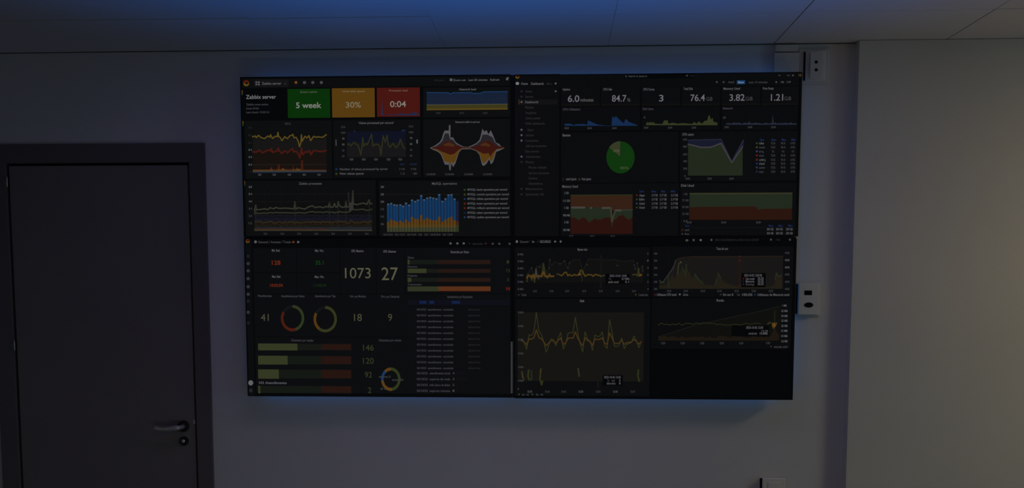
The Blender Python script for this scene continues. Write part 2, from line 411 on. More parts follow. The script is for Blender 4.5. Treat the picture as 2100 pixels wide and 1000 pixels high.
sp = [(205,775),(460,775),(480,730),(500,775),(570,770),(585,700),(605,700),(610,770),(640,770),(660,770),(790,770),(805,710),(815,770),(845,770),(855,740),(875,770),(918,770),(925,640),(950,640),(955,775),(1300,778)]
A.area(sp, 822, (66, 26, 16)); A.area([(205,785),(460,785),(485,765),(510,790),(570,788),(590,768),(610,788),(625,780),(655,755),(690,785),(790,788),(810,768),(830,788),(860,765),(900,768),(930,790),(1300,790)], 822, (86, 60, 20))
A.rect(205, 792, 1300, 815, (58, 56, 50)); A.rect(205, 813, 1300, 826, (20, 34, 58))
for x in (310, 525, 750, 970, 1190): X, Y = A.T(x, 853); A.ctext('12:4', X, Y, 6, 4, T1)
A.crop(0, 0, 1)
# traffic panel
A.rect(684, 246, 862, 364, PAN); A.ctext('Values processed per second', 771, 251.8, 71, 4.4, T1)
A.rect(712, 269, 832, 292, (14, 17, 31)); A.rect(712, 292, 832, 322, (22, 22, 23))
sl = [(712,296),(716,295),(720,299),(726,291),(731,296),(734,297),(737,306),(740,318),(743,296),(744,282),(746,300),(750,294),(753,297),(758,286),(762,275),(765,300),(770,296),(775,296),(779,300),(781,318),(784,296),(786,278),(790,292),(794,277),(796,296),(800,302),(806,294),(812,303),(818,296),(821,285),(826,300),(831,305)]
A.line(sl, 2.2, (44, 45, 24)); A.rect(725, 267.5, 729, 270.5, (20, 34, 62)); A.rect(824, 266, 831, 269, (20, 38, 70))
for y, t in ((260, '12.5k'), (272, '100'), (284, '75'), (296, '50'), (308, '25'), (320, '0')):
    A.ctext(t, 704, y, 9 if y < 275 else 5, 3.8, T1 if y in (284, 296) else T2); A.ctext(t, 843, y - 1, 9 if y < 275 else 5, 3.8, T1 if y in (284, 296) else T2)
A.rect(688, 286, 690.5, 299, T2); A.rect(854, 286, 857, 294, T1)
for x in (721, 746, 771, 797, 821): A.ctext('12:5', x, 326.5, 7, 4, T1)
A.rect(688, 345, 692, 349, (20, 42, 76)); A.text('Number of values processed by server', 697, 795.5, 346.5, 4.6, T1, .005)
A.rect(688, 354.5, 692, 358, (46, 60, 28)); A.text('New values queue', 697, 746, 355.5, 4.4, T1)
A.ctext('avg', 825, 336, 9, 4, (26, 42, 76)); A.ctext('current', 847.5, 336, 15, 4, (26, 42, 76))
for x, t in ((824, '7.18'), (848, '7.93')): A.ctext(t, x, 346.5, 11, 4, T2)
for x, t in ((826, '1.2'), (851, '40')): A.ctext(t, x, 355.5, 8, 4, T2)
# mirrored traffic chart
A.rect(868, 244, 1046, 362, PAN); A.ctext('Network traffic in and out', 959, 250, 50, 4, T1)
A.crop(770, 240, 7.241)
out_t = [(812,455),(880,425),(955,370),(985,322),(1000,265),(1022,210),(1030,200),(1090,200),(1091,120),(1113,118),(1115,310),(1150,298),(1190,370),(1240,405),(1310,440),(1380,442),(1440,415),(1500,385),(1548,335),(1570,250),(1588,172),(1615,215),(1650,195),(1680,255),(1712,195),(1750,275),(1770,330),(1790,380),(1832,395),(1870,440),(1912,455)]
out_b = [(812,462),(850,482),(930,515),(975,560),(1005,640),(1030,705),(1090,708),(1098,785),(1118,790),(1124,690),(1155,742),(1190,680),(1215,600),(1240,525),(1280,478),(1420,474),(1500,505),(1545,560),(1565,640),(1585,715),(1615,722),(1650,690),(1690,625),(1712,700),(1745,670),(1772,590),(1792,515),(1835,500),(1912,462)]
A.band(out_t, out_b, (80, 80, 84))
ins_t = [(830,455),(900,432),(965,385),(1000,340),(1030,245),(1085,240),(1110,330),(1150,335),(1200,400),(1300,448),(1400,448),(1500,402),(1560,350),(1590,260),(1660,260),(1740,300),(1770,370),(1830,425),(1900,452)]
A.band(ins_t, [(830,460),(1900,462)], (36, 33, 38))
org_b = [(850,470),(930,500),(985,550),(1015,640),(1040,665),(1088,665),(1100,720),(1112,700),(1125,655),(1150,690),(1185,650),(1215,570),(1240,510),(1280,466),(1420,466),(1500,492),(1550,550),(1575,640),(1600,690),(1650,650),(1695,600),(1712,665),(1745,620),(1775,530),(1800,480),(1900,466)]
A.band([(850,456),(1900,456)], org_b, (86, 58, 16))
A.band([(840,450),(960,425),(1020,375),(1090,355),(1200,415),(1300,445),(1400,450),(1530,420),(1590,365),(1700,350),(1760,410),(1830,440),(1905,438)],
       [(840,468),(900,470),(980,510),(1060,540),(1110,560),(1170,545),(1230,490),(1280,462),(1420,462),(1540,510),(1600,545),(1680,535),(1705,590),(1730,545),(1790,480),(1905,455)], (56, 20, 14))
for a_, b_ in ((1010, 1170), (1560, 1700)): A.band([(a_, 408), ((a_ + b_) / 2, 375), (b_, 410)], [(a_, 425), ((a_ + b_) / 2, 430), (b_, 440)], (70, 42, 20))
A.crop(0, 0, 1)
for x in (884, 922, 961, 1000): A.ctext('12:30:00', x, 357, 18, 3.8, T2)
# processes panel
A.rect(504, 370, 771, 483, PAN); A.ctext('Zabbix processes', 636.5, 376, 47, 5, T1, .004)
A.crop(490, 365, 7.241)
for y in (130, 235, 345, 452, 560, 668): X, Y = A.T(170, y); A.ctext('%d' % (60 - (y - 130) // 11), X, Y, 7, 4, T1 if y < 400 else T2)
A.rect(225, 232, 1975, 242, (20, 20, 20)); A.rect(225, 342, 1500, 352, (20, 20, 20))
for x in range(380, 1980, 250): A.rect(x - 2, 130, x + 6, 790, (17, 17, 17))
A.rect(230, 540, 1975, 640, (15, 16, 24)); A.rect(230, 640, 1975, 700, (26, 20, 15)); A.rect(230, 730, 1975, 780, (36, 36, 38))
top = [(230,490),(250,400),(262,470),(330,465),(380,455),(430,468),(460,440),(520,455),(545,435),(600,450),(700,445),(820,455),(832,350),(845,460),(880,440),(980,460),(1030,430),(1090,410),(1130,435),(1200,425),(1250,440),(1300,420),(1330,430),(1345,365),(1355,430),(1400,430),(1420,375),(1440,430),(1462,430),(1475,350),(1490,405),(1520,430),(1580,430),(1590,340),(1600,430),(1640,420),(1660,370),(1680,390),(1692,185),(1700,380),(1750,395),(1800,380),(1850,370),(1900,390),(1935,320),(1945,380),(1975,380)]
A.line(top, 3.2, (34, 36, 28)); A.line(top, 1.5, (56, 57, 46))
mid = [(x, y * .5 + 290 if y > 380 else 520) for x, y in top if x < 1640] + [(1640,500),(1680,465),(1760,470),(1830,460),(1900,480),(1975,462)]
A.line(mid, 2.8, (32, 36, 27)); A.line(mid, 1.3, (52, 54, 42))
A.line([(1690, 190), (1692, 400)], 2.4, (42, 43, 38)); A.line([(1625, 215), (1640, 420)], 2.6, (34, 33, 30)); A.poly([(1635, 370), (1700, 350), (1700, 470), (1640, 500)], (50, 48, 46))
for x, y0 in ((252, 420), (835, 360), (1345, 370), (1475, 370), (1590, 340), (1935, 320)): A.line([(x, y0), (x, 780)], 1.4, (30, 31, 28))
A.line(wob(240, 1975, 655, 14, 18, 4, ((1475, 625), (1660, 630))), 2.0, (48, 40, 22)); A.line(wob(240, 1975, 700, 14, 20, 5), 1.4, (34, 28, 18))
A.line(wob(240, 1975, 600, 10, 25, 14), 1.4, (22, 24, 36)); A.line(wob(240, 1975, 625, 12, 13, 15), 1.0, (30, 30, 40)); A.line(wob(240, 1975, 560, 9, 15, 16), 1.0, (27, 28, 27)); A.line(wob(240, 1975, 720, 12, 12, 17), 1.0, (34, 36, 34))
A.area(wob(230, 1975, 748, 16, 14, 6, ((1660, 700), (1475, 705))), 785, (32, 36, 44)); A.line(wob(230, 1300, 764, 10, 18, 8), 1.7, (76, 30, 16)); A.line([(235, 772), (1975, 778)], 2.0, (54, 54, 30))
A.line([(1300, 774), (1975, 776)], 2.2, (56, 55, 44))
for x in (395, 645, 895, 1150, 1400, 1650, 1900): X, Y = A.T(x, 824); A.ctext('12:4', X, Y, 7, 4, T2)
A.crop(0, 0, 1)
# database panel with bars
A.rect(778, 370, 1046, 484, PAN); A.ctext('MySQL operations', 911.5, 376, 51, 5, T1, .004)
A.crop(770, 365, 7.241)
for y in (130, 240, 350, 460, 570, 682): X, Y = A.T(102, y); A.ctext('%d' % (30 - (y - 130) // 22), X, Y, 7, 4, T1 if y < 400 else T2)
A.rect(160, 235, 1240, 245, (22, 22, 22))
bx = [190,235,280,320,370,410,455,500,545,590,630,680,725,770,815,860,905,948,995,1040,1085,1130,1175,1215]
bt = [385,375,395,400,395,415,370,400,325,345,325,260,320,295,285,295,305,245,345,305,250,245,310,320]
bo = [650,615,630,645,630,655,615,650,575,605,610,550,615,590,610,625,625,575,650,615,590,575,625,650]
A.area([(172, bt[0] + 12)] + [(x, y + 22) for x, y in zip(bx, bt)] + [(1238, 335)], 795, (23, 28, 50))
A.area([(172, 660)] + [(x + 22, max(y, 620) + 10) for x, y in zip(bx[:-1], bo)] + [(1238, 650)], 795, (54, 22, 14))
A.rect(172, 690, 1238, 798, (44, 52, 28))
for i, x in enumerate(bx[:-1]):
    A.rect(x - 17, bt[i] + 10, x + 17, bo[i], (17, 54, 92)); A.rect(x - 15, bt[i] - 6, x + 15, bt[i] + 14, (66, 84, 104))
    A.rect(x - 17, bo[i], x + 17, 735, (86, 60, 20)); A.rect(x - 8, 725, x + 8, 795, (66, 62, 54))
A.rect(1200, 640, 1236, 700, (66, 36, 20))
for x in (145, 220, 315, 400, 495, 570, 665, 755, 850, 930, 1025, 1110): X, Y = A.T(x, 836); A.ctext('12:4', X, Y, 7 if x % 2 else 10, 4.2, T2)
cs = [(40, 62, 34), (52, 64, 28), (26, 48, 84), (96, 26, 18), (92, 26, 16), (18, 30, 66), (30, 52, 88)]
ts = ['MYSQL: begin operations per second', 'MYSQL: commit operations per second', 'MYSQL: delete operations per second', 'MYSQL: insert operations per second', 'MYSQL: rollback operations per second', 'MYSQL: select operations per second', 'MYSQL: update operations per second']
for i, (y, x1) in enumerate(zip((170, 240, 306, 376, 442, 512, 578), (1955, 1980, 1965, 1955, 1985, 1955, 1980))):
    A.rect(1312, y - 8, 1340, y + 16, cs[i]); X0, Y = A.T(1368, y); X1, _ = A.T(x1, y); A.text(ts[i], X0, X1, Y, 4.4, T1)
A.crop(0, 0, 1)

# ---- top right: host overview with side menu
B = Screen()
B.rect(1056, 151, 1641, 485, BG)
B.rect(1056, 152, 1147, 484, (10, 11, 12)); B.rect(1056, 152, 1639, 178, (9, 10, 11))
B.logo(1061, 157, 4.2)
B.rect(1280, 150.5, 1422, 161, (4, 5, 6)); B.text('Q  Search or jump to', 1282, 1327, 156, 4.2, T2); B.disc(1409, 155, 1.8, 1.8, T2); B.ctext('ctrl+k', 1419, 155, 8, 3.6, (30, 30, 33))
B.disc(1061, 171, 3.6, 3, (118, 118, 118)); B.text('Home', 1069, 1082.5, 171.3, 5, T1); B.text('Dashboards', 1089, 1115, 171.3, 5, T1); B.text('Merc', 1121, 1132, 171.3, 5, (36, 36, 38)); B.disc(1139.5, 171, 2, 2, T1)
B.rect(1065, 204, 1143, 214.5, (17, 17, 19)); B.rect(1063.4, 204, 1065.4, 209, (44, 50, 26)); B.rect(1063.4, 209, 1065.4, 214, (84, 26, 14))
items = [(187, 'Home', 1078, 13, 1), (198, 'Starred', 1077, 16, 1), (209, 'Dashboards', 1077, 27, 2), (220, 'Playlists', 1077, 18, 0), (231, 'Snapshots', 1078, 22, 0), (242, 'Library panels', 1078, 30, 0), (253, 'Public dashboards', 1078, 39, 0),
         (266, 'Explore', 1082, 12, 3), (277, 'Alerting', 1078, 17, 3), (288, 'Connections', 1077, 27, 3), (299, 'Add new connection', 1078, 43, 0), (310, 'Data sources', 1077, 28, 0), (321, 'Administration', 1078, 30, 3), (332, 'Plugins', 1078, 17, 1),
         (343, 'Plugin details', 1084, 37, 0), (354.5, 'Service accounts', 1084, 42, 0), (365, 'Users', 1084, 18, 0), (376, 'Statistics', 1084, 29, 0), (387, 'Monitoring', 1078, 35, 1), (398, 'Synthetic k6', 1078, 37, 1)]
for y, t, x, w_, k in items:
    B.text(t, x, x + w_, y, 4.6, T1 if k == 2 else (40, 40, 43))
    if k: B.disc(1069.5, y, 2, 2, T1 if k > 1 else (38, 38, 42))
B.disc(1139.5, 187, 1.9, 1.9, T1)
B.rect(1146.5, 180, 1149, 484, (4, 5, 6))
# tools at the right of the header
B.disc(1626, 154.5, 2, 2, T2); B.disc(1640.6, 154.2, 2.7, 3.2, (96, 66, 20)); B.text('o', 1596, 1601, 154, 3.6, T2); B.text('oo', 1614, 1620, 154, 3.6, T2)
B.rect(1511, 164.5, 1528, 172.5, (18, 58, 104)); B.ctext('Share', 1519.5, 168.4, 12, 4.2, (130, 136, 140))
for x in (1470, 1484, 1592, 1605): B.disc(x, 168.3, 2, 2, T2)
B.text('Add', 1493, 1505, 168.3, 4, T2); B.text('Last 15 minutes', 1536, 1574, 168.5, 4, T2); B.text('10s', 1601, 1608, 168, 4, T2); B.text('Off', 1613, 1622, 168, 4, T2)
for i, x in enumerate((1151, 1233, 1316, 1398, 1480, 1562)):
    B.rect(x, 179 - i * .3, x + 79 - (3 if i == 5 else 0), 217 - i * .3, (10, 11, 12)); B.rect(x, 213 - i * .3, x + 79 - (3 if i == 5 else 0), 217.5 - i * .3, (14, 14, 13))
for t, x, w_, y in (('Uptime', 1154, 15, 183), ('CPU Idle', 1237, 18, 183), ('CPU Cores', 1319, 23, 183), ('Total Disk', 1402, 19, 181.7), ('Memory Used', 1483.5, 34, 181.5), ('Free Swap', 1564.5, 22, 181)):
    B.text(t, x, x + w_, y, 4.6, T1)
V = (104, 104, 110)
B.text('6.0', 1164.5, 1188, 201.8, 13, V, .008); B.text('minutes', 1190.5, 1217, 204.5, 7, (84, 84, 84), .01)
B.text('84.7', 1255, 1284.5, 201.3, 13, V, .008); B.text('%', 1286, 1293, 204.5, 6.5, (84, 84, 84))
B.text('3', 1351.5, 1360.5, 200.8, 13, V, .008)
B.text('76.4', 1416, 1445.5, 200, 13, V, .008); B.text('GiB', 1448.5, 1461, 202.5, 7.5, (66, 66, 68))
B.text('3.82', 1496, 1527, 199.6, 13, V, .008); B.text('GiB', 1529, 1543.5, 202, 7.5, (66, 66, 68))
B.text('1.21', 1581, 1606, 199.2, 13, V, .008); B.text('GiB', 1608.5, 1622.5, 201.5, 7.5, (66, 66, 68))
B.rect(1151, 219.5, 1312, 267.5, (9, 10, 11)); B.rect(1316, 219, 1476, 267, (9, 10, 11)); B.rect(1480, 218, 1636, 266, (9, 10, 11))
B.text('CPU Utilization', 1154, 1190, 224, 4.6, T2); B.text('Disk Usage', 1318, 1340, 223, 4.6, T2); B.text('Network', 1482.5, 1503, 221.8, 4.6, T2)
B.crop(1040, 140, 6.774)
B.area([(800,768),(890,770),(915,788),(970,775),(1080,775),(1112,785),(1125,722),(1180,750),(1260,782),(1350,793),(1450,795),(1462,665),(1490,690),(1510,662),(1560,715),(1622,765),(1640,718),(1657,706),(1690,745),(1760,770),(1810,788)], 798, (20, 42, 76))
B.crop(1340, 140, 6.5625)
B.area([(-98,740),(-85,725),(-60,735),(-40,715),(-30,735),(0,722),(20,745),(118,750),(145,702),(192,700),(200,745),(260,732),(330,745),(400,738),(520,748),(550,722),(580,745),(610,714),(650,745),(690,708),(725,700),(740,640),(753,628),(775,690),(795,665),(810,722),(860,730)], 765, (50, 55, 32))
B.area(wob(980, 1925, 738, 10, 11, 21, ((1290, 705), (1610, 622))), 758, (38, 42, 58))
B.crop(0, 0, 1)
for x in (1162, 1209, 1260): B.ctext('20:40', x, 262.5, 9, 4, T2)
for x in (1325, 1374, 1423): B.ctext('20:40', x, 261.5, 9, 4, T2)
for x in (1490, 1538, 1586): B.ctext('20:40', x, 260.5, 9, 4, T2)
B.ctext('4', 1321.5, 240.5, 4, 4, T2); B.ctext('20', 1485.5, 241, 6, 4, T2)
# pie
B.rect(1151, 271, 1391, 373.5, (10, 11, 12)); B.text('Storage', 1153.5, 1169.5, 277, 4.8, T3)
B.disc(1272.5, 322.5, 29, 32.8, (14, 52, 12), 0, 308, n=60); B.disc(1272, 321.5, 29, 32, (54, 58, 36), 308, 360, n=60)
B.text('15%', 1258, 1270, 309, 4.5, (84, 84, 66)); B.text('85%', 1272, 1289, 344, 4.5, (70, 78, 50))
B.disc(1155.5, 367.5, 1.6, 1.6, (34, 36, 28)); B.text('used space', 1161, 1182, 366.5, 5, T1); B.disc(1188, 367.5, 1.8, 1.8, (52, 58, 30)); B.text('free space', 1193, 1212, 366.5, 5, T1)
# processor area chart
B.rect(1395, 269, 1635, 371, (10, 11, 12)); B.text('CPU usage', 1399, 1422.5, 275.3, 5, T1)
B.crop(1340, 260, 6.5625)
gt = [(465,235),(540,250),(590,262),(640,275),(760,275),(810,262),(860,240),(910,222),(1055,480),(1200,265)]
B.band([(465,180),(540,185),(910,165),(1055,470),(1215,178)], [(x, y) for x, y in gt] + [(1215, 262)], (22, 25, 42))
B.area(gt, 655, (33, 40, 27)); B.line([(465,180),(600,175),(910,168),(1055,475)], 2.2, (34, 34, 48)); B.line(gt, 2.6, (60, 58, 62)); B.line([(1055, 465), (1130, 330), (1212, 178)], 2.2, (36, 40, 58))
for y, t in ((170, '100'), (265, '80'), (368, '60'), (462, '40'), (560, '20'), (660, '0')): X, Y = B.T(425, y); B.ctext(t, X, Y, 8 if t != '0' else 3, 4, T2)
for x in (462, 755, 1050): X, Y = B.T(x, 695); B.ctext('20:45', X, Y, 9, 4, T2)
for x, t in ((1462, 'Name'), (1620, 'Mean'), (1755, 'Max'), (1885, 'Min')): X, Y = B.T(x, 172); B.ctext(t, X, Y, 9, 4.6, (26, 42, 84))
cc = [(38, 60, 34), (66, 66, 30), (48, 60, 96), (100, 28, 20), (92, 34, 22), (26, 40, 90), (48, 52, 80), (34, 34, 70)]
nn = ['idle', 'iowait', 'irq', 'nice', 'softirq', 'steal', 'system', 'user']
for i, y in enumerate((220, 274, 330, 384, 442, 493, 546, 602)):
    B.rect(1380, y - 12, 1402, y + 12, cc[i]); X, Y = B.T(1422, y); B.text(nn[i], X, X + 6 + len(nn[i]), Y, 4.4, T1 if i in (0, 4, 5) else T2)
    for x, t in ((1610, '75.2%'), (1745, '98.1%'), (1875, '0.75%')): X, Y = B.T(x, y); B.ctext(t, X, Y, 9 if i != 2 else 5, 4.2, T2)
# memory and disk charts
B.crop(0, 0, 1); B.rect(1151, 376, 1391, 484, (10, 11, 12)); B.text('Memory Used', 1153, 1185, 382, 5, T1)
B.crop(1040, 370, 6.774)
B.rect(882, 198, 1742, 420, (52, 31, 20)); B.rect(882, 194, 1742, 212, (40, 42, 24))
wl = [(882,368),(1000,368),(1090,372),(1440,376),(1456,570),(1500,412),(1600,412),(1660,402),(1742,404)]
B.area(wl, 740, (33, 40, 28)); 
B.area([(882,510),(940,515),(990,550),(1040,520),(1070,508),(1140,580),(1180,555),(1220,525),(1270,545),(1310,540),(1360,515),(1435,515),(1455,660),(1480,545),(1520,530),(1545,490),(1580,490),(1600,468),(1640,510),(1670,540),(1705,540),(1742,508)], 740, (42, 17, 12))
for a_, b_, yy in ((890, 1085, 375), (1152, 1180, 380), (1315, 1440, 380), (1500, 1590, 415)): B.rect(a_, yy - 14, b_, yy + 14, (66, 62, 58))
B.line([(1440, 376), (1456, 570), (1500, 415)], 3.6, (54, 55, 42)); B.line([(1590, 410), (1742, 404)], 2.6, (48, 50, 46))
for y, t in ((172, '2 GB'), (280, '1.5 GB'), (378, '1 GB'), (482, '900 MB'), (578, '5 GB'), (685, '250 MB')): X, Y = B.T(824, y); B.ctext(t, X, Y, 14 if len(t) > 4 else 9, 4.4, T1)
for x in (890, 1180, 1465): X, Y = B.T(x, 770); B.ctext('20:45', X, Y, 9, 4, T2)
for i, (y, n_, c) in enumerate(((203, 'Apps', (80, 32, 18)), (260, 'Buffers', (52, 60, 28)), (318, 'Cached', (44, 56, 96)), (373, 'Unused', (50, 60, 30)))):
    B.rect(1790, y - 8, 1812, y + 12, c); X, Y = B.T(1835, y); B.text(n_, X, X + 11, Y, 4.6, T1)
    for x in (1341.5, 1359, 1382): B.ctext('2.17 GB', x + 1, Y, 14 if x > 1345 else 12, 4.4, T1)
for x, t in ((1316, 'Name'), (1341, 'Mean'), (1360.5, 'Max'), (1380.5, 'Min')): B.ctext(t, x, 392, 9, 4.4, (26, 40, 80))
B.crop(0, 0, 1); B.rect(1395, 375, 1634, 482, (10, 11, 12)); B.text('Disk Used', 1396.5, 1423, 380, 5, T1)
B.crop(1340, 370, 6.5625)
B.rect(485, 166, 1868, 395, (33, 40, 28)); B.rect(485, 164, 1870, 184, (50, 52, 34))
B.area([(482,358),(900,352),(1380,350),(1405,392),(1470,382),(1865,378)], 528, (42, 20, 13))
for y, t in ((182, '1 GB'), (265, '75 GB'), (355, '50 GB'), (447, '25 GB'), (545, '0 B')): X, Y = B.T(430, y); B.ctext(t, X, Y, 13 if len(t) > 4 else 8, 4.2, T2)
for x in (480, 945, 1412): X, Y = B.T(x, 562); B.ctext('20:40', X, Y, 10, 4, T2)
B.rect(500, 625, 1870, 640, (14, 15, 16))
for x, t in ((455, 'Name'), (1580, 'Mean'), (1712, 'Max'), (1842, 'Min')): X, Y = B.T(x, 606); B.ctext(t, X, Y, 9, 4.2, (26, 40, 80))
for y, n_, c in ((662, 'used', (80, 26, 18)), (716, 'free', (52, 62, 30))):
    B.rect(378, y - 6, 398, y + 12, c); X, Y = B.T(450, y); B.ctext(n_, X, Y, 9, 4.2, T2)
    for x in (1570, 1694, 1828): X, Y = B.T(x, y - 8); B.ctext('38.9 GB', X, Y, 13.5, 4.4, T1)
B.crop(0, 0, 1)

# ---- bottom left: totals dashboard
C_ = Screen()
C_.rect(504, 489, 1048, 812, BG); C_.rect(505, 490, 519, 811, (10, 11, 12)); C_.rect(522, 508, 1046, 806, PAN2)
for x in (608, 697, 771, 830): C_.rect(x, 509, x + 1.4, 604, (6, 7, 8))
C_.rect(523, 558, 697, 559.5, (6, 7, 8)); C_.rect(523, 601, 1046, 602.5, (6, 7, 8))
C_.logo(508, 494, 4)
C_.disc(524, 495.6, 2.8, 3, T1); C_.text('General / Agentes / Totais', 529.5, 596.5, 495.8, 4.8, T2); C_.disc(601.6, 496, 2.6, 2.2, (100, 44, 18)); C_.disc(611.5, 496, 2.4, 2.4, T1)
for x in (924, 938, 951): C_.disc(x, 498.8, 2.4, 2.2, T1)
C_.disc(963, 499, 2, 2, (26, 26, 28)); C_.text('Last 6 hours', 969.5, 990, 499.2, 4.2, (40, 40, 46)); C_.disc(996, 499, 2, 1.8, (66, 24, 16))
for x in (1010.5, 1024, 1045): C_.disc(x, 499.5, 2.2, 2.2, T2)
for y in (525, 540, 555, 571, 587.5, 603, 617, 640, 662): C_.disc(509, y, 3, 3, (34, 34, 38) if y in (525, 617, 662) else T2); C_.disc(509, y, 1.2, 1.2, BG)
for t, x, y, w_ in (('Min. Real', 565.5, 513, 16), ('Min. Virt.', 655, 513.5, 18), ('GPS. Maximo', 733, 514, 25), ('GPS. Sistemas', 799, 515, 26), ('Demandas por Status', 943, 516, 38), ('Max. Real', 566.5, 566.5, 17), ('Max. Virt.', 655, 567, 19)):
    C_.ctext(t, x, y, w_, 5, T1)
C_.text('128', 557.5, 575, 538, 9, (106, 40, 20), .01); C_.text('35.1', 647, 663.5, 538, 8.5, (16, 66, 14), .004)
C_.text('10:02:04', 554, 580, 584.5, 6.5, (98, 36, 18), .02); C_.text('11:08:04', 643, 669.5, 584.5, 6, (20, 48, 16))
C_.text('1073', 707.5, 760, 559, 22, (84, 84, 66), .0); C_.text('27', 782.5, 816, 560.2, 27, (86, 86, 66), .0)
for t, x, y, w_ in (('Pendencias', 543, 606, 28), ('Atendimentos por Status', 600.5, 606.5, 48), ('Atendimentos por Tipo', 667, 606.5, 43), ('Orig. por Modulos', 734, 607, 33), ('Orig. por Demanda', 800, 607.5, 38), ('Atendimentos por Requisitante', 943, 608, 52)):
    C_.ctext(t, x, y, w_, 4.8, T2)
for i, (y0, y1, v, n_, t) in enumerate(((532, 542, 840, 'Site', '1'), (550.5, 559.5, 874.5, 'Recurso', '75'), (569, 578, 843.5, 'Pedagio', '3'), (587, 597, 1006, 'Treinamento', '98'))):
    C_.rect(835.5, y0, 1006.5, y1, (15, 16, 15)); C_.rect(836.5, y0 + .7, 899, y1 - .7, (21, 25, 20)); C_.rect(899, y0 + .7, 1005.5, y1 - .7, (36, 22, 17))
    C_.text(n_, 836, 840 + 3.6 * len(n_) / 1.6, y0 - 4.3, 4.2, T2)
    if i < 3: C_.rect(836, y0, v, y1, (50, 56, 33))
    else: C_.rect(836, y0, 899, y1, (46, 52, 33)); C_.rect(899, y0, 1006, y1, (86, 46, 24)); C_.rect(899, y1 - 1, 1006, y1, (70, 20, 14))
    C_.ctext(t, 1041.5, (y0 + y1) / 2 - .5, 4.5 if len(t) == 1 else 9, 6.5, (104, 30, 22) if i == 3 else (38, 52, 30))
C_.rect(836, 614, 1046, 626, (13, 14, 22))
for a_, b_ in ((860, 875), (880, 890.5), (926.5, 943.5)): C_.rect(a_, 616.5, b_, 622.5, (18, 32, 66))
C_.rect(836, 627, 1046, 628, (6, 7, 8))
# gauges and rows lower down
for cx, cy, c1, c2, f in ((600, 652, (44, 54, 30), (72, 26, 16), .45), (667, 654, (50, 54, 28), (80, 54, 18), .6)):
    C_.disc(cx, cy, 24, 27, (18, 19, 20), 0, 360, .78); C_.disc(cx, cy, 24, 27, c1, 0, 360 * f, .78); C_.disc(cx, cy, 24, 27, c2, 360 * f, 300, .78)
for x, t in ((543, '41'), (734, '18'), (800, '9')): C_.ctext(t, x, 650, 8 * len(t), 15, (70, 72, 54))
for y in range(634, 756, 12):
    C_.text('02/10/23  atendimento  concluido', 855, 930, y, 4.2, T2); C_.text('aberto', 960, 985, y, 4.2, (34, 34, 37))
C_.rect(523, 690, 840, 691.5, (6, 7, 8)); C_.ctext('Chamados por equipe', 620, 697, 46, 4.8, T2); C_.ctext('Chamados por origem', 800, 697, 46, 4.8, T2)
for y0, y1, v, t, n_ in ((704, 718, 610, '146', 'N1 Suporte'), (729, 747, 590, '120', 'N2 Suporte'), (757, 776, 572, '92', 'N3 Suporte'), (790.5, 806, 534, '2', 'N4 Atendimento')):
    C_.rect(529, y0, 721, y1, (15, 16, 15)); C_.rect(530, y0 + 1, 659, y1 - 1, (20, 24, 19)); C_.rect(659, y0 + 1, 720, y1 - 1, (37, 20, 15)); C_.rect(529.5, y0, v, y1, (50, 56, 33))
    C_.ctext(t, 755.5 if t != '2' else 758, (y0 + y1) / 2 + 1, 7.2 * len(t), 12.5, (50, 58, 34))
C_.text('N3 Atendimento', 531.5, 588, 784, 5.4, T1)
C_.disc(801.5, 777, 20, 24, (46, 54, 30), 0, 172, .74); C_.disc(801.5, 777, 20, 24, (88, 60, 20), 172, 262, .74); C_.disc(801.5, 777, 20, 24, (24, 52, 90), 262, 318, .74); C_.disc(801.5, 777, 20, 24, (84, 58, 20), 318, 360, .74)
C_.text('sistemas 21', 777, 801, 771.5, 4.2, T2); C_.text('email 33', 804, 827, 778, 4.2, T2); C_.text('tel 18', 780, 792, 796, 4.6, T2)
for i, y in enumerate((764.5, 776.5, 788.5, 800.5)):
    C_.text('02/10/23', 855, 877, y, 4.8, T2); C_.text(('atendimento local', 'suporte de rede', 'rede, banco de dados', 'suporte remoto')[i], 881, 923, y, 4.8, T2); C_.ctext('%d' % (4 - i), 930, y, 4, 4.6, T2)
    C_.rect(934, y - 4.5, (955, 960, 938, 938)[i], y + 4, (14, 14, 16))
C_.disc(514.3, 784.5, 5, 5.2, (96, 96, 98)); C_.disc(514.6, 800, 3.6, 4.2, (34, 34, 38))
C_.rect(1048, 700, 1051.6, 806, (84, 85, 88))

# ---- bottom right: time series dashboard
D_ = Screen()
D_.rect(1056, 490, 1630, 818, (4, 5, 6))
D_.disc(1060, 495, 2.4, 2.8, (90, 90, 92)); D_.text('General /', 1066, 1086, 495, 4.8, T2); D_.text('Srv', 1091, 1096.5, 495, 5, T1); D_.text('/', 1102, 1104, 495, 4.6, T2); D_.text('RECURSOS', 1107.5, 1129.5, 495, 5, (84, 84, 84), .02); D_.disc(1138.5, 495, 2.1, 2.1, T1); D_.disc(1149.8, 495, 2.1, 2.3, T1)
D_.disc(1408.7, 492.5, 3.2, 2.4, (62, 64, 54)); D_.disc(1422.5, 492, 2.4, 2.6, T2); D_.disc(1437, 492, 2.4, 2.4, T1); D_.disc(1459, 491.5, 2.2, 2.6, T2)
D_.text('2023-10-02 08:00:00 to 2023-10-02 12:59:59', 1466, 1556, 491.5, 4.2, (34, 34, 37)); D_.disc(1581, 491, 2.2, 2.2, T2); D_.text('10s', 1592, 1600, 491, 4.2, (34, 34, 37)); D_.disc(1620, 491, 2, 2.4, T2)
D_.rect(1056.5, 507, 1332.5, 609, (10, 11, 12)); D_.rect(1337, 505, 1626, 608.5, (9, 10, 12)); D_.rect(1056.5, 612, 1332.5, 811, (10, 11, 12)); D_.rect(1336, 611, 1622, 715, (9, 10, 11))
D_.ctext('Bytes in/s', 1194.5, 511, 20, 4.8, T1)
D_.crop(1040, 480, 6.774)
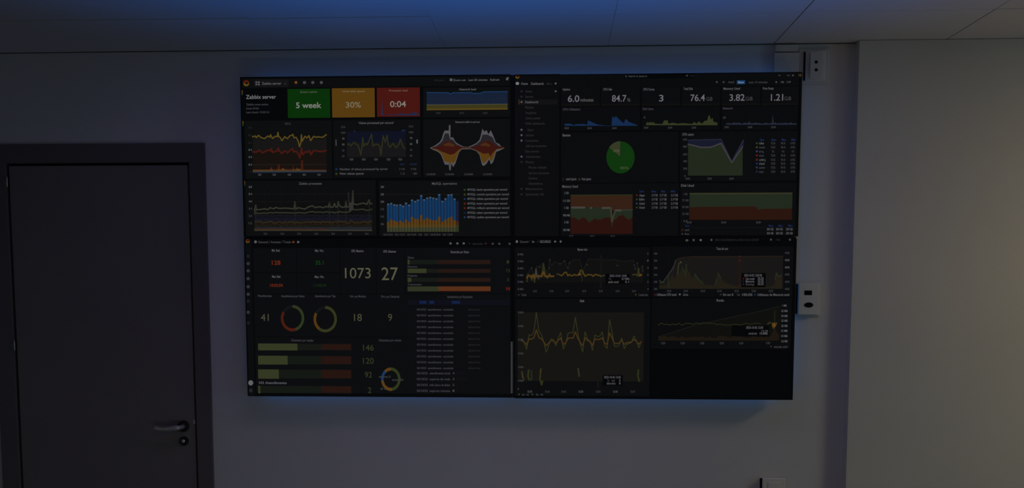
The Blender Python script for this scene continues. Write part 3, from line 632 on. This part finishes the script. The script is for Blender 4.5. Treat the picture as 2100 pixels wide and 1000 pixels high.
for y in (278, 375, 472, 567, 660, 760): X, Y = D_.T(187, y); D_.ctext('20 MB/s', X, Y, 12.5, 4, T2)
for y in (268, 365, 465, 562, 660, 760): X, Y = D_.T(1955, y); D_.ctext('%d' % (y % 7), X, Y, 3, 4, T2)
fill = [(270,560),(300,520),(340,470),(380,560),(410,440),(450,450),(500,400),(560,560),(590,350),(620,440),(650,380),(700,390),(740,410),(800,370),(840,470),(870,390),(930,350),(1010,350),(1050,520),(1090,420),(1130,340),(1200,350),(1300,345),(1400,360),(1500,350),(1560,370),(1650,375),(1760,360),(1775,480),(1810,400),(1830,500),(1880,440),(1890,520)]
D_.area(fill, 668, (15, 15, 14)); D_.line(fill, 1.2, (26, 26, 25))
for x, y in ((340, 470), (450, 455), (597, 355), (585, 470), (735, 412), (795, 370), (845, 468), (865, 400), (1055, 520), (1110, 425), (1530, 435), (1765, 430), (1780, 480), (1808, 400), (1880, 445), (1885, 515)): X, Y = D_.T(x, y); D_.disc(X, Y, 1.4, 1.8, (40, 44, 38), n=10)
D_.rect(1288, 290, 1318, 750, (18, 18, 18))
D_.area([(320,600),(335,560),(390,560),(402,470),(420,540),(445,590),(480,560),(505,400),(520,470),(540,570),(560,560),(600,600),(560,620)], 600, (30, 30, 26))
l1 = [(275,660),(285,570),(300,560),(320,580),(345,640),(350,560),(370,560),(380,670),(400,480),(420,600),(440,570),(470,590),(490,520),(505,405),(520,510),(530,570),(560,610),(590,545),(610,590),(650,580)]
D_.line(l1, 2.8, (42, 45, 26)); D_.line([(x, 560 + (y - 560) * .35 + 15) for x, y in l1], 3.2, (84, 58, 20)); D_.line([(395, 590), (402, 480), (412, 560), (440, 620)], 2.4, (58, 54, 48))
l2 = wob(690, 1350, 568, 16, 22, 31, ((812, 528), (1030, 500)))
D_.line(l2, 2.8, (46, 48, 24)); D_.line([(x, y + 3) for x, y in l2[2:-2]], 1.7, (84, 58, 20)); D_.disc(*D_.T(1005, 555), 2.8, 2.6, (100, 66, 24))
D_.line([(1040, 500), (1035, 560), (1042, 650)], 1.8, (34, 42, 24))
D_.line([(1740,565),(1780,555),(1815,580),(1825,470),(1835,580),(1860,555),(1870,575)], 2.6, (50, 48, 26)); D_.line([(1840,575),(1862,560)], 3.4, (92, 62, 22)); D_.line([(1880,440),(1888,520)], 1.6, (34, 40, 26))
D_.crop(0, 0, 1)
D_.rect(1242, 561, 1292, 582, (3, 4, 5)); D_.text('2023-10-02 12:05', 1250, 1285, 565, 4.6, T1); D_.text('Tx', 1248, 1254, 571.4, 4, T2); D_.text('12.7 MB/s', 1275, 1291, 571.2, 4.2, T1); D_.text('saida total', 1247, 1268.5, 577.5, 4.8, (90, 88, 84), .01); D_.text('5.1', 1282, 1290, 577.3, 4.4, T1)
for x in (1097, 1131, 1163, 1198, 1232, 1266.5, 1300): D_.ctext('12:10', x, 596.3, 7.5, 4.2, T2)
D_.rect(1062, 603.5, 1066, 605, (44, 56, 34)); D_.text('Total', 1069, 1079, 604, 4.6, T2); D_.disc(1304, 603.8, 1.8, 1.6, (50, 58, 34)); D_.text('Latencia', 1310, 1328.5, 603.8, 4.8, T2)
# second chart
D_.ctext('Taxa de uso', 1481, 509.3, 24, 5, T1)
D_.crop(1340, 480, 6.5625)
base = [(78,650),(90,630),(130,640),(170,590),(200,540),(240,480),(280,410),(300,350),(340,325),(420,310),(520,302),(1740,296),(1745,296)]
D_.area(base, 735, (23, 22, 21)); D_.line(base[4:-1], 1.6, (38, 26, 20)); D_.line([(130, 640), (200, 545), (265, 460), (300, 350)], 1.8, (46, 44, 44))
D_.area([(78,690),(180,682),(200,600),(215,640),(250,540),(290,600),(320,520),(340,540),(370,470),(400,480),(440,460),(460,480),(490,520),(520,600),(555,535),(600,610),(640,655),(680,680),(820,690),(832,640),(865,520),(900,585),(960,650),(1060,688),(1200,705),(1500,712),(1570,705),(1630,690),(1640,590),(1655,520),(1690,570),(1722,560),(1728,560)], 732, (33, 29, 20))
D_.line([(85, 620), (100, 650), (140, 645)], 2.2, (46, 50, 28)); D_.line([(325, 540), (340, 400), (370, 370)], 2.6, (42, 48, 28)); D_.line([(438, 350), (445, 480), (430, 540)], 2.4, (34, 40, 26)); D_.line([(200, 560), (205, 720)], 2.4, (32, 40, 26)); D_.line([(385, 440), (440, 560)], 1.8, (36, 40, 26)); D_.disc(*D_.T(368, 378), 1.8, 2, (60, 60, 26))
D_.line([(555, 535), (610, 610), (670, 665)], 2.6, (32, 42, 27)); D_.line([(835, 680), (850, 600)], 2.6, (30, 40, 26)); D_.line([(865, 520), (905, 590)], 2.2, (34, 42, 27)); D_.line([(1640, 610), (1655, 520), (1690, 575), (1722, 545)], 2.2, (36, 42, 28))
D_.rect(1150, 290, 1170, 720, (38, 20, 14)); D_.disc(*D_.T(1160, 350), 1.7, 2, (76, 22, 14)); D_.disc(*D_.T(1160, 300), 1.7, 1.6, (70, 24, 16)); D_.disc(*D_.T(1160, 692), 1.7, 1.8, (66, 20, 14))
for x in (210, 440): D_.rect(x - 5, 265, x + 5, 400, (16, 15, 14))
for y in (260, 355, 452, 545, 640, 735): X, Y = D_.T(30, y); D_.ctext('20%', X, Y, 7, 4, T2)
for y in (250, 347, 445, 540, 638, 735): X, Y = D_.T(1800, y); D_.ctext('40.0%', X, Y, 9.5, 4.2, T1 if y in (347, 445) else T2)
for x in (210, 435, 665, 888, 1118, 1350, 1580): X, Y = D_.T(x, 762); D_.ctext('12:10', X, Y, 8.5, 4.4, T2)
D_.crop(0, 0, 1)
D_.rect(1520.5, 559.5, 1570, 588.5, (4, 4, 5)); D_.text('2023-10-02 12:05:40', 1526, 1562.5, 564, 5, T1)
for y, c, t in ((571, (86, 32, 18), 'Uso total'), (576.5, (24, 38, 76), 'Memoria'), (582.3, (38, 52, 28), 'Swap')): D_.disc(1524.5, y, 1.4, 1.4, c); D_.text(t, 1529, 1547, y, 4.6, T1 if y < 580 else T2); D_.text('50.2%', 1554, 1566, y - .5, 4.8, T1)
D_.disc(1343.5, 604, 1.8, 1.6, (76, 26, 16)); D_.text('Utilizacao CPU total', 1347, 1387, 603.5, 5, T1); D_.disc(1394, 603.3, 2, 2, T1); D_.text('Livre', 1401, 1411, 603.5, 4.8, T1)
D_.rect(1476, 602.5, 1480, 604.5, (40, 54, 34)); D_.text('Em uso %', 1483, 1504, 603.5, 4.8, T1); D_.text('Total', 1511, 1517, 603.5, 4.4, T2); D_.text('100.0%', 1522, 1543, 603.7, 5, T1); D_.disc(1548, 604, 2, 1.6, (22, 40, 82)); D_.text('Utilizacao de Memoria total', 1553.5, 1618.5, 603.7, 4.8, T1)
# third chart
D_.ctext('Disk', 1194, 616.5, 9, 4.8, T3)
D_.rect(1062, 640, 1320, 781, (21, 20, 17))
P3 = wob(1070, 1315, 700, 22, 5, 44, ((1100, 640), (1180, 650), (1250, 655)))
D_.line(P3, 1.6, (48, 50, 26)); D_.line([(x, y * .4 + 420) for x, y in P3], 2.2, (66, 50, 22))
for y in (640, 668, 696, 724, 752, 780): D_.ctext('20 MB/s', 1068, y, 12, 4, T2)
D_.crop(1040, 755, 6.774)
for pts, w_, c in (([(205, 40), (215, 120), (235, 155)], 3.2, (46, 48, 24)), ([(210, 70), (222, 130)], 1.6, (66, 56, 46)), ([(300, 20), (290, 110), (310, 160)], 4, (42, 46, 24)), ([(340, 30), (338, 160)], 2.8, (36, 42, 22)), ([(470, 0), (455, 150), (480, 230), (492, 170)], 3, (46, 48, 24)), ([(468, 20), (462, 60)], 2.2, (72, 54, 22)), ([(985, 0), (1002, 110)], 3, (48, 50, 34)), ([(1825, 20), (1815, 100), (1835, 180)], 3, (42, 50, 26))):
    D_.line(pts, w_, c)
D_.rect(1255, 20, 1275, 270, (20, 20, 18)); D_.rect(1325, 92, 1608, 235, (3, 4, 5))
for t, x0, x1, y, c in (('2023-10-02 12:05', 1345, 1578, 120, T1), ('Tx', 1390, 1420, 165, T2), ('total', 1450, 1495, 165, T2), ('5', 1555, 1575, 165, T1), ('leitura disco', 1385, 1505, 205, T1), ('8', 1555, 1575, 205, T1)):
    X0, Y = D_.T(x0, y); X1, _ = D_.T(x1, y); D_.text(t, X0, X1, Y, 4.6, c)
for x in (315, 560, 785, 1025, 1265, 1505, 1745): X, Y = D_.T(x, 320); D_.ctext('12:10', X, Y, 9, 4.4, T1 if x in (315, 1025, 1505) else T2)
X, Y = D_.T(155, 282); D_.ctext('0', X, Y, 3, 4, T2)
for x, t in ((165, 0), (225, 'Lei'), (285, 'tura'), (350, 0), (420, 'Esc'), (482, 'rita')):
    X, Y = D_.T(x, 360)
    if t: D_.ctext(t, X, Y, 5.5, 4.2, T2)
    else: D_.disc(X, Y, 1.8, 1.7, (46, 56, 34))
# fourth chart
D_.crop(0, 0, 1)
D_.ctext('Rede', 1477, 615.3, 15, 5, T1)
D_.band([(1350, 690), (1420, 668), (1490, 652), (1544, 641), (1600, 627.5)], [(1350, 698), (1600, 698)], (14, 14, 12)); D_.line([(1350, 690), (1420, 668), (1490, 652), (1544, 641), (1600, 627.5)], 1.2, (26, 26, 24))
D_.area(wob(1350, 1570, 690, 3, 7, 51) + [(1578, 692), (1584, 682), (1588, 670), (1592, 680), (1597, 686)], 698, (28, 22, 15))
D_.line(wob(1350, 1560, 664, 2.5, 6, 52), 1.6, (36, 38, 20)); D_.line([(1574, 664), (1580, 660)], 2.6, (50, 50, 26)); D_.line([(1589, 637), (1588, 660)], 1.6, (34, 36, 24)); D_.line([(1584, 662), (1586, 672), (1592, 662)], 4.4, (50, 48, 24)); D_.disc(1587.5, 666, 3.8, 4.5, (98, 62, 20))
D_.rect(1500, 667, 1577, 689, (4, 5, 5)); D_.text('2023-10-02 12:05', 1530, 1565, 671, 4.8, T1); D_.text('9.8 MB', 1561, 1575, 678, 4.4, T2); D_.text('entrada total', 1535, 1552, 683, 4.4, T1); D_.text('10.0MB', 1558, 1574, 683, 4.8, T1)
for y, t in ((626, '1 MB'), (637, '35 MB'), (647.3, '30 MB'), (657, '25 MB'), (667.5, '20 MB'), (677.7, '15 MB'), (688.3, '10 MB'), (699, '5.0 MB')): D_.ctext(t, 1608.5, y, 9 if len(t) < 5 else 13, 4.6, T1)
D_.ctext('12:50', 1575, 702.7, 8, 4.6, T2); D_.disc(1581, 710, 1.8, 1.6, (40, 46, 34)); D_.text('entrada eth0', 1587, 1615, 710.3, 4.6, T2)
for x in (1360, 1400, 1440, 1480, 1520): D_.ctext('12:50', x, 703, 8, 4.4, T2)

# ------------------------------------------------------------------ displays
X0, XM, X1 = -1.366, -.1885, 1.021
Z0, ZM, Z1 = 1.134, 1.8325, 2.518
def display(scr, x0, x1, z0, z1, label):
    cx, cz = (x0 + x1) / 2, (z0 + z1) / 2
    r = empty('wall_display', (cx, 0, cz)); tag(r, label, 'screen', 'displays of the video wall')
    g = .0006; x0 += g; x1 -= g; z0 += g; z1 -= g; b = .0035
    bm = bmesh.new()
    for q in ((x0, x0 + b, z0, z1), (x1 - b, x1, z0, z1), (x0 + b, x1 - b, z0, z0 + b), (x0 + b, x1 - b, z1 - b, z1)):
        box(bm, q[0], q[1], -.1030, -.085, q[2], q[3])
    finish('bezel', bm, M_TV, r)
    bm = bmesh.new(); box(bm, x0 + .001, x1 - .001, -.0995, -.045, z0 + .001, z1 - .001, .004); finish('back_housing', bm, M_SHELL, r)
    bm = bmesh.new()
    for zz in (cz - .15, cz + .15): box(bm, cx - .3, cx + .3, -.045, 0, zz - .02, zz + .02)
    finish('wall_bracket', bm, M_DARKMETAL, r)
    # screen, geometry of the picture
    bmesh.ops.translate(scr.bm, vec=(0, 0, 0), verts=[])
    me = bpy.data.meshes.new('screen')
    bb = scr.bm
    y = YS + .0002
    f = bb.faces.new([bb.verts.new(p) for p in ((x0 + b * .5, y, z0 + b * .5), (x1 - b * .5, y, z0 + b * .5), (x1 - b * .5, y, z1 - b * .5), (x0 + b * .5, y, z1 - b * .5))])
    f.material_index = scr.mi((4, 5, 6))
    bmesh.ops.translate(bb, vec=(-cx, 0, -cz), verts=bb.verts[:])
    bb.to_mesh(me); bb.free()
    for m in scr.mats: me.materials.append(m)
    o = bpy.data.objects.new('screen', me); COL.objects.link(o); o.parent = r
    return r
dTL = display(A, X0, XM, ZM, Z1, 'top left display, showing green, orange and red tiles above line charts')
dTR = display(B, XM, X1, ZM, Z1, 'top right display, showing a green pie chart and a side menu')
dBL = display(C_, X0, XM, Z0, ZM, 'bottom left display, showing large numbers 1073 and 27')
dBR = display(D_, XM, X1, Z0, ZM, 'bottom right display, mostly dark with faint time series charts')
# blue led tape on the outer back edges, shining on the wall
def led(par, x0, x1, z0, z1):
    bm = bmesh.new(); box(bm, x0, x1, -.0455, -.043, z0, z1)
    finish('led_strip', bm, M_LED, par)
for par, s0, s1, zz in ((dTL, X0 + .05, XM - .01, Z1 - .03), (dTR, XM + .01, X1 - .05, Z1 - .02), (dBL, X0 + .05, XM - .02, Z0 + .025), (dBR, XM + .02, X1 - .05, Z0 + .025)):
    led(par, s0, s1, zz - .006, zz + .006)
led(dTR, X1 - .022, X1 - .010, ZM + .02, Z1 - .04); led(dBR, X1 - .022, X1 - .010, Z0 + .04, ZM - .02)
led(dTL, X0 + .050, X0 + .060, ZM + .02, Z1 - .05); led(dBL, X0 + .050, X0 + .060, Z0 + .04, ZM - .02)
